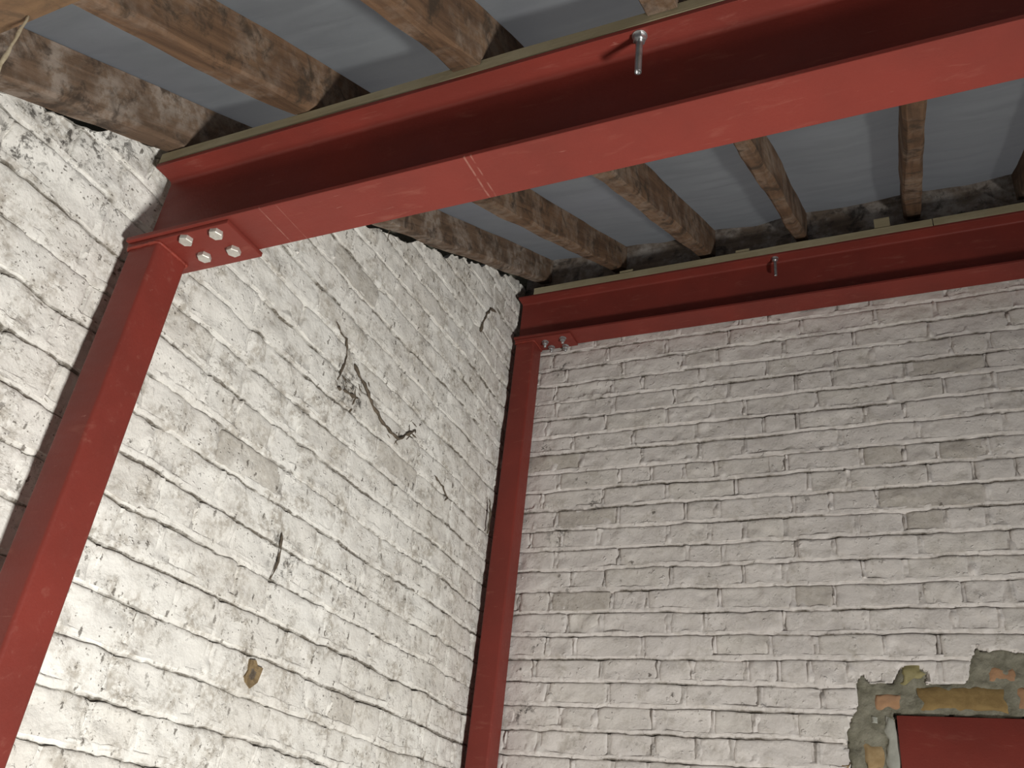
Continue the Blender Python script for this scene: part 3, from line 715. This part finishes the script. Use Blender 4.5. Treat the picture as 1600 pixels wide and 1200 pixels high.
# ------------------------------------------------------------------ timber
def timber(name, x0, x1, y0, y1, z0, z1, mat, label, cat, group=None, seed=1, jitter=0.0012, parent=None):
    ref = Vector((x0, (y0 + y1) / 2, z0)); R = random.Random(seed)
    c = 0.002
    pts = [(y0 + c, z0), (y1 - c, z0), (y1, z0 + c), (y1, z1 - c), (y1 - c, z1), (y0 + c, z1), (y0, z1 - c), (y0, z0 + c)]
    cuts = max(1, int((min(x1, 3.2) - x0) / 0.06))
    def jit(q):
        k = q[0]
        return [q[0], q[1] + jitter * float(vnoise(k * 9, q[2] * 50, 0, seed)), q[2] + (jitter * float(vnoise(k * 7, q[1] * 50, 3, seed)) if q[2] > (z0 + z1) / 2 else 0)]
    me = extrude_poly(name, pts, 0, x0, x1, ref, cuts, jit)
    o = link(name, me, mat, parent, smooth=30, label=label, cat=cat, group=group); o.location = ref; return o
PZ = 2.7705
timber('timber_plate', 0.062, XR - 0.01, FY0 + 0.001, FY1 - 0.01, FZ1 + 0.0003, PZ, M_PLATE, 'pale treated timber strip on top of the near red beam', 'timber', seed=2)
timber('timber_plate', 0.088, 1.5735, BY0 + 0.001, BY1 - 0.03, BZ1, BZ1 + 0.034, M_PLATE, 'left length of pale timber strip on top of the rear red beam', 'timber', 'timber strips on the rear beam', 3)
timber('timber_plate', 1.5765, XR - 0.01, BY0 + 0.001, BY1 - 0.03, BZ1, BZ1 + 0.035, M_PLATE, 'right length of pale timber strip on top of the rear red beam', 'timber', 'timber strips on the rear beam', 4)
for x0, x1, h, lab in ((1.390, 1.441, 0.044, 'small square wooden packing block standing on rear timber strip'), (0.905, 0.955, 0.013, 'thin wooden packer on rear timber strip above the hanging bolt'), (0.452, 0.505, 0.012, 'thin wooden packer on rear timber strip under the second rafter')):
    timber('packing_block', x0, x1, BY0 + 0.004, BY0 + 0.055, BZ1 + 0.0345, BZ1 + 0.0345 + h, M_PLATE, lab, 'block', 'packing blocks', int(x0 * 100))
timber('ledger_board', 0.0, XR - 0.01, -0.0005, 0.0235, 3.600, 3.93, M_LEDGER, 'dark dusty ledger board where the rafters meet the back wall', 'board', None, 9, 0.002)

def rafter(i, mat, label):
    x0, wd, off = RAFT_X[i], RAFT_W[i], RAFT_OFF[i]
    y_end = -0.003
    ylist = list(np.arange(-4.19, y_end, 0.035)) + [y_end]
    zu = lambda y: under(y) + off
    plate_z = PZ + 0.001
    notch = zu(FY0) < plate_z
    yn = FY0 + (plate_z - zu(FY0)) / TP if notch else None
    secs = []
    for y in ylist:
        if notch and FY0 - 0.004 < y < yn + 0.004: continue
        secs.append((y, zu(y)))
    if notch: secs += [(FY0 - 0.0006, zu(FY0 - 0.0006)), (FY0 - 0.0004, plate_z), (yn, plate_z + 0.0001)]
    secs.sort()
    ref = Vector((x0 + wd / 2, FY0, under(FY0)))
    v = []; sd = 100 + i * 7
    for (y, zb_) in secs:
        zt = under(y) + VDEP
        c1 = 0.006 + 0.006 * float(fbm(y * 6, i * 3.3, 0, sd, 3)); c2 = 0.006 + 0.007 * float(fbm(y * 6, i * 3.3 + 9, 0, sd + 1, 3))
        c1 = max(c1, 0.0012); c2 = max(c2, 0.0012)
        jx = 0.0035 * float(fbm(y * 3, i, 0, sd + 2, 3)); jb = 0.0030 * float(fbm(y * 5, i, 0, sd + 3, 3)); jw = 0.003 * float(fbm(y * 4, i + 5, 0, sd + 4, 3))
        b = zb_ + (jb if abs(y - FY0) > 0.08 else 0)
        xa, xb = x0 + jx - jw, x0 + wd + jx + jw
        sec = [(xa, zt), (xa, b + c1 * 1.2), (xa + c1, b), (xb - c2, b), (xb, b + c2 * 1.2), (xb, zt)]
        v += [(p[0] - ref.x, y - ref.y, p[1] - ref.z) for p in sec]
    f = []; n = 6
    for k in range(len(secs) - 1):
        for j in range(n): f.append((k * n + j, k * n + (j + 1) % n, (k + 1) * n + (j + 1) % n, (k + 1) * n + j))
    f.append(tuple(range(n))); f.append(tuple(range((len(secs) - 1) * n, len(secs) * n)))
    me = mesh_np('rafter', v, f); fix_normals(me)
    o = link('rafter', me, mat, smooth=38, label=label, cat='rafter', group='roof rafters'); o.location = ref
    return o
labs = ['old brown timber rafter lying along the top of left wall', 'old brown rafter second from the left wall', 'old brown rafter third from the left wall',
        'old brown rafter fourth from the left wall', 'old brown rafter fifth from left wall, seen almost straight up', 'old brown rafter at the right edge of the picture, sixth from left wall', None]
for i in range(6): rafter(i, M_RAFT_CHALK if i == 0 else M_RAFT, labs[i])

# eaves timber crossing under the rafters, top left corner of the picture
ey0, ey1 = -2.455, -2.345
pts = [(ey0, 2.437), (ey1, 2.457), (ey1, under(ey1) - 0.024), (ey0, under(ey0) - 0.024)]
me = extrude_poly('eaves_timber', pts, 0, 0.012, XR - 0.01, (0.012, ey0, 2.437), 80, lambda q: [q[0], q[1], q[2] + 0.003 * float(fbm(q[0] * 6, q[1] * 20, 0, 5, 2))])
o = link('eaves_timber', me, M_EAVES, smooth=30, label='orange brown timber crossing under the rafters in the top left corner', cat='timber'); o.location = (0.012, ey0, 2.437)
R = random.Random(9)
sx, sy = 0.407, -2.352
pts = [(R.uniform(-.001, .001), R.uniform(-.001, .001), -0.012 * i) for i in range(24)]
o = link('string', tube_mesh('string', pts, [0.0028 * R.uniform(0.7, 1.3) for _ in pts], 6), M_STRING, smooth=0, label='frayed pale string hanging from the timber in top left corner', cat='string'); o.location = (sx, sy, 2.456)
pts = [(R.uniform(-.002, .002), R.uniform(-.002, .002), -0.006 * i) for i in range(9)]
o = link('root_strand', tube_mesh('root_strand', pts, [0.0024 * R.uniform(0.5, 1.3) * (1 - i / 14) for i, _ in enumerate(pts)], 5), M_ROOT, smooth=0, label='tiny dark strand hanging below the first rafter behind the near beam', cat='root'); o.location = (0.075, -1.085, under(-1.085) + 0.002)
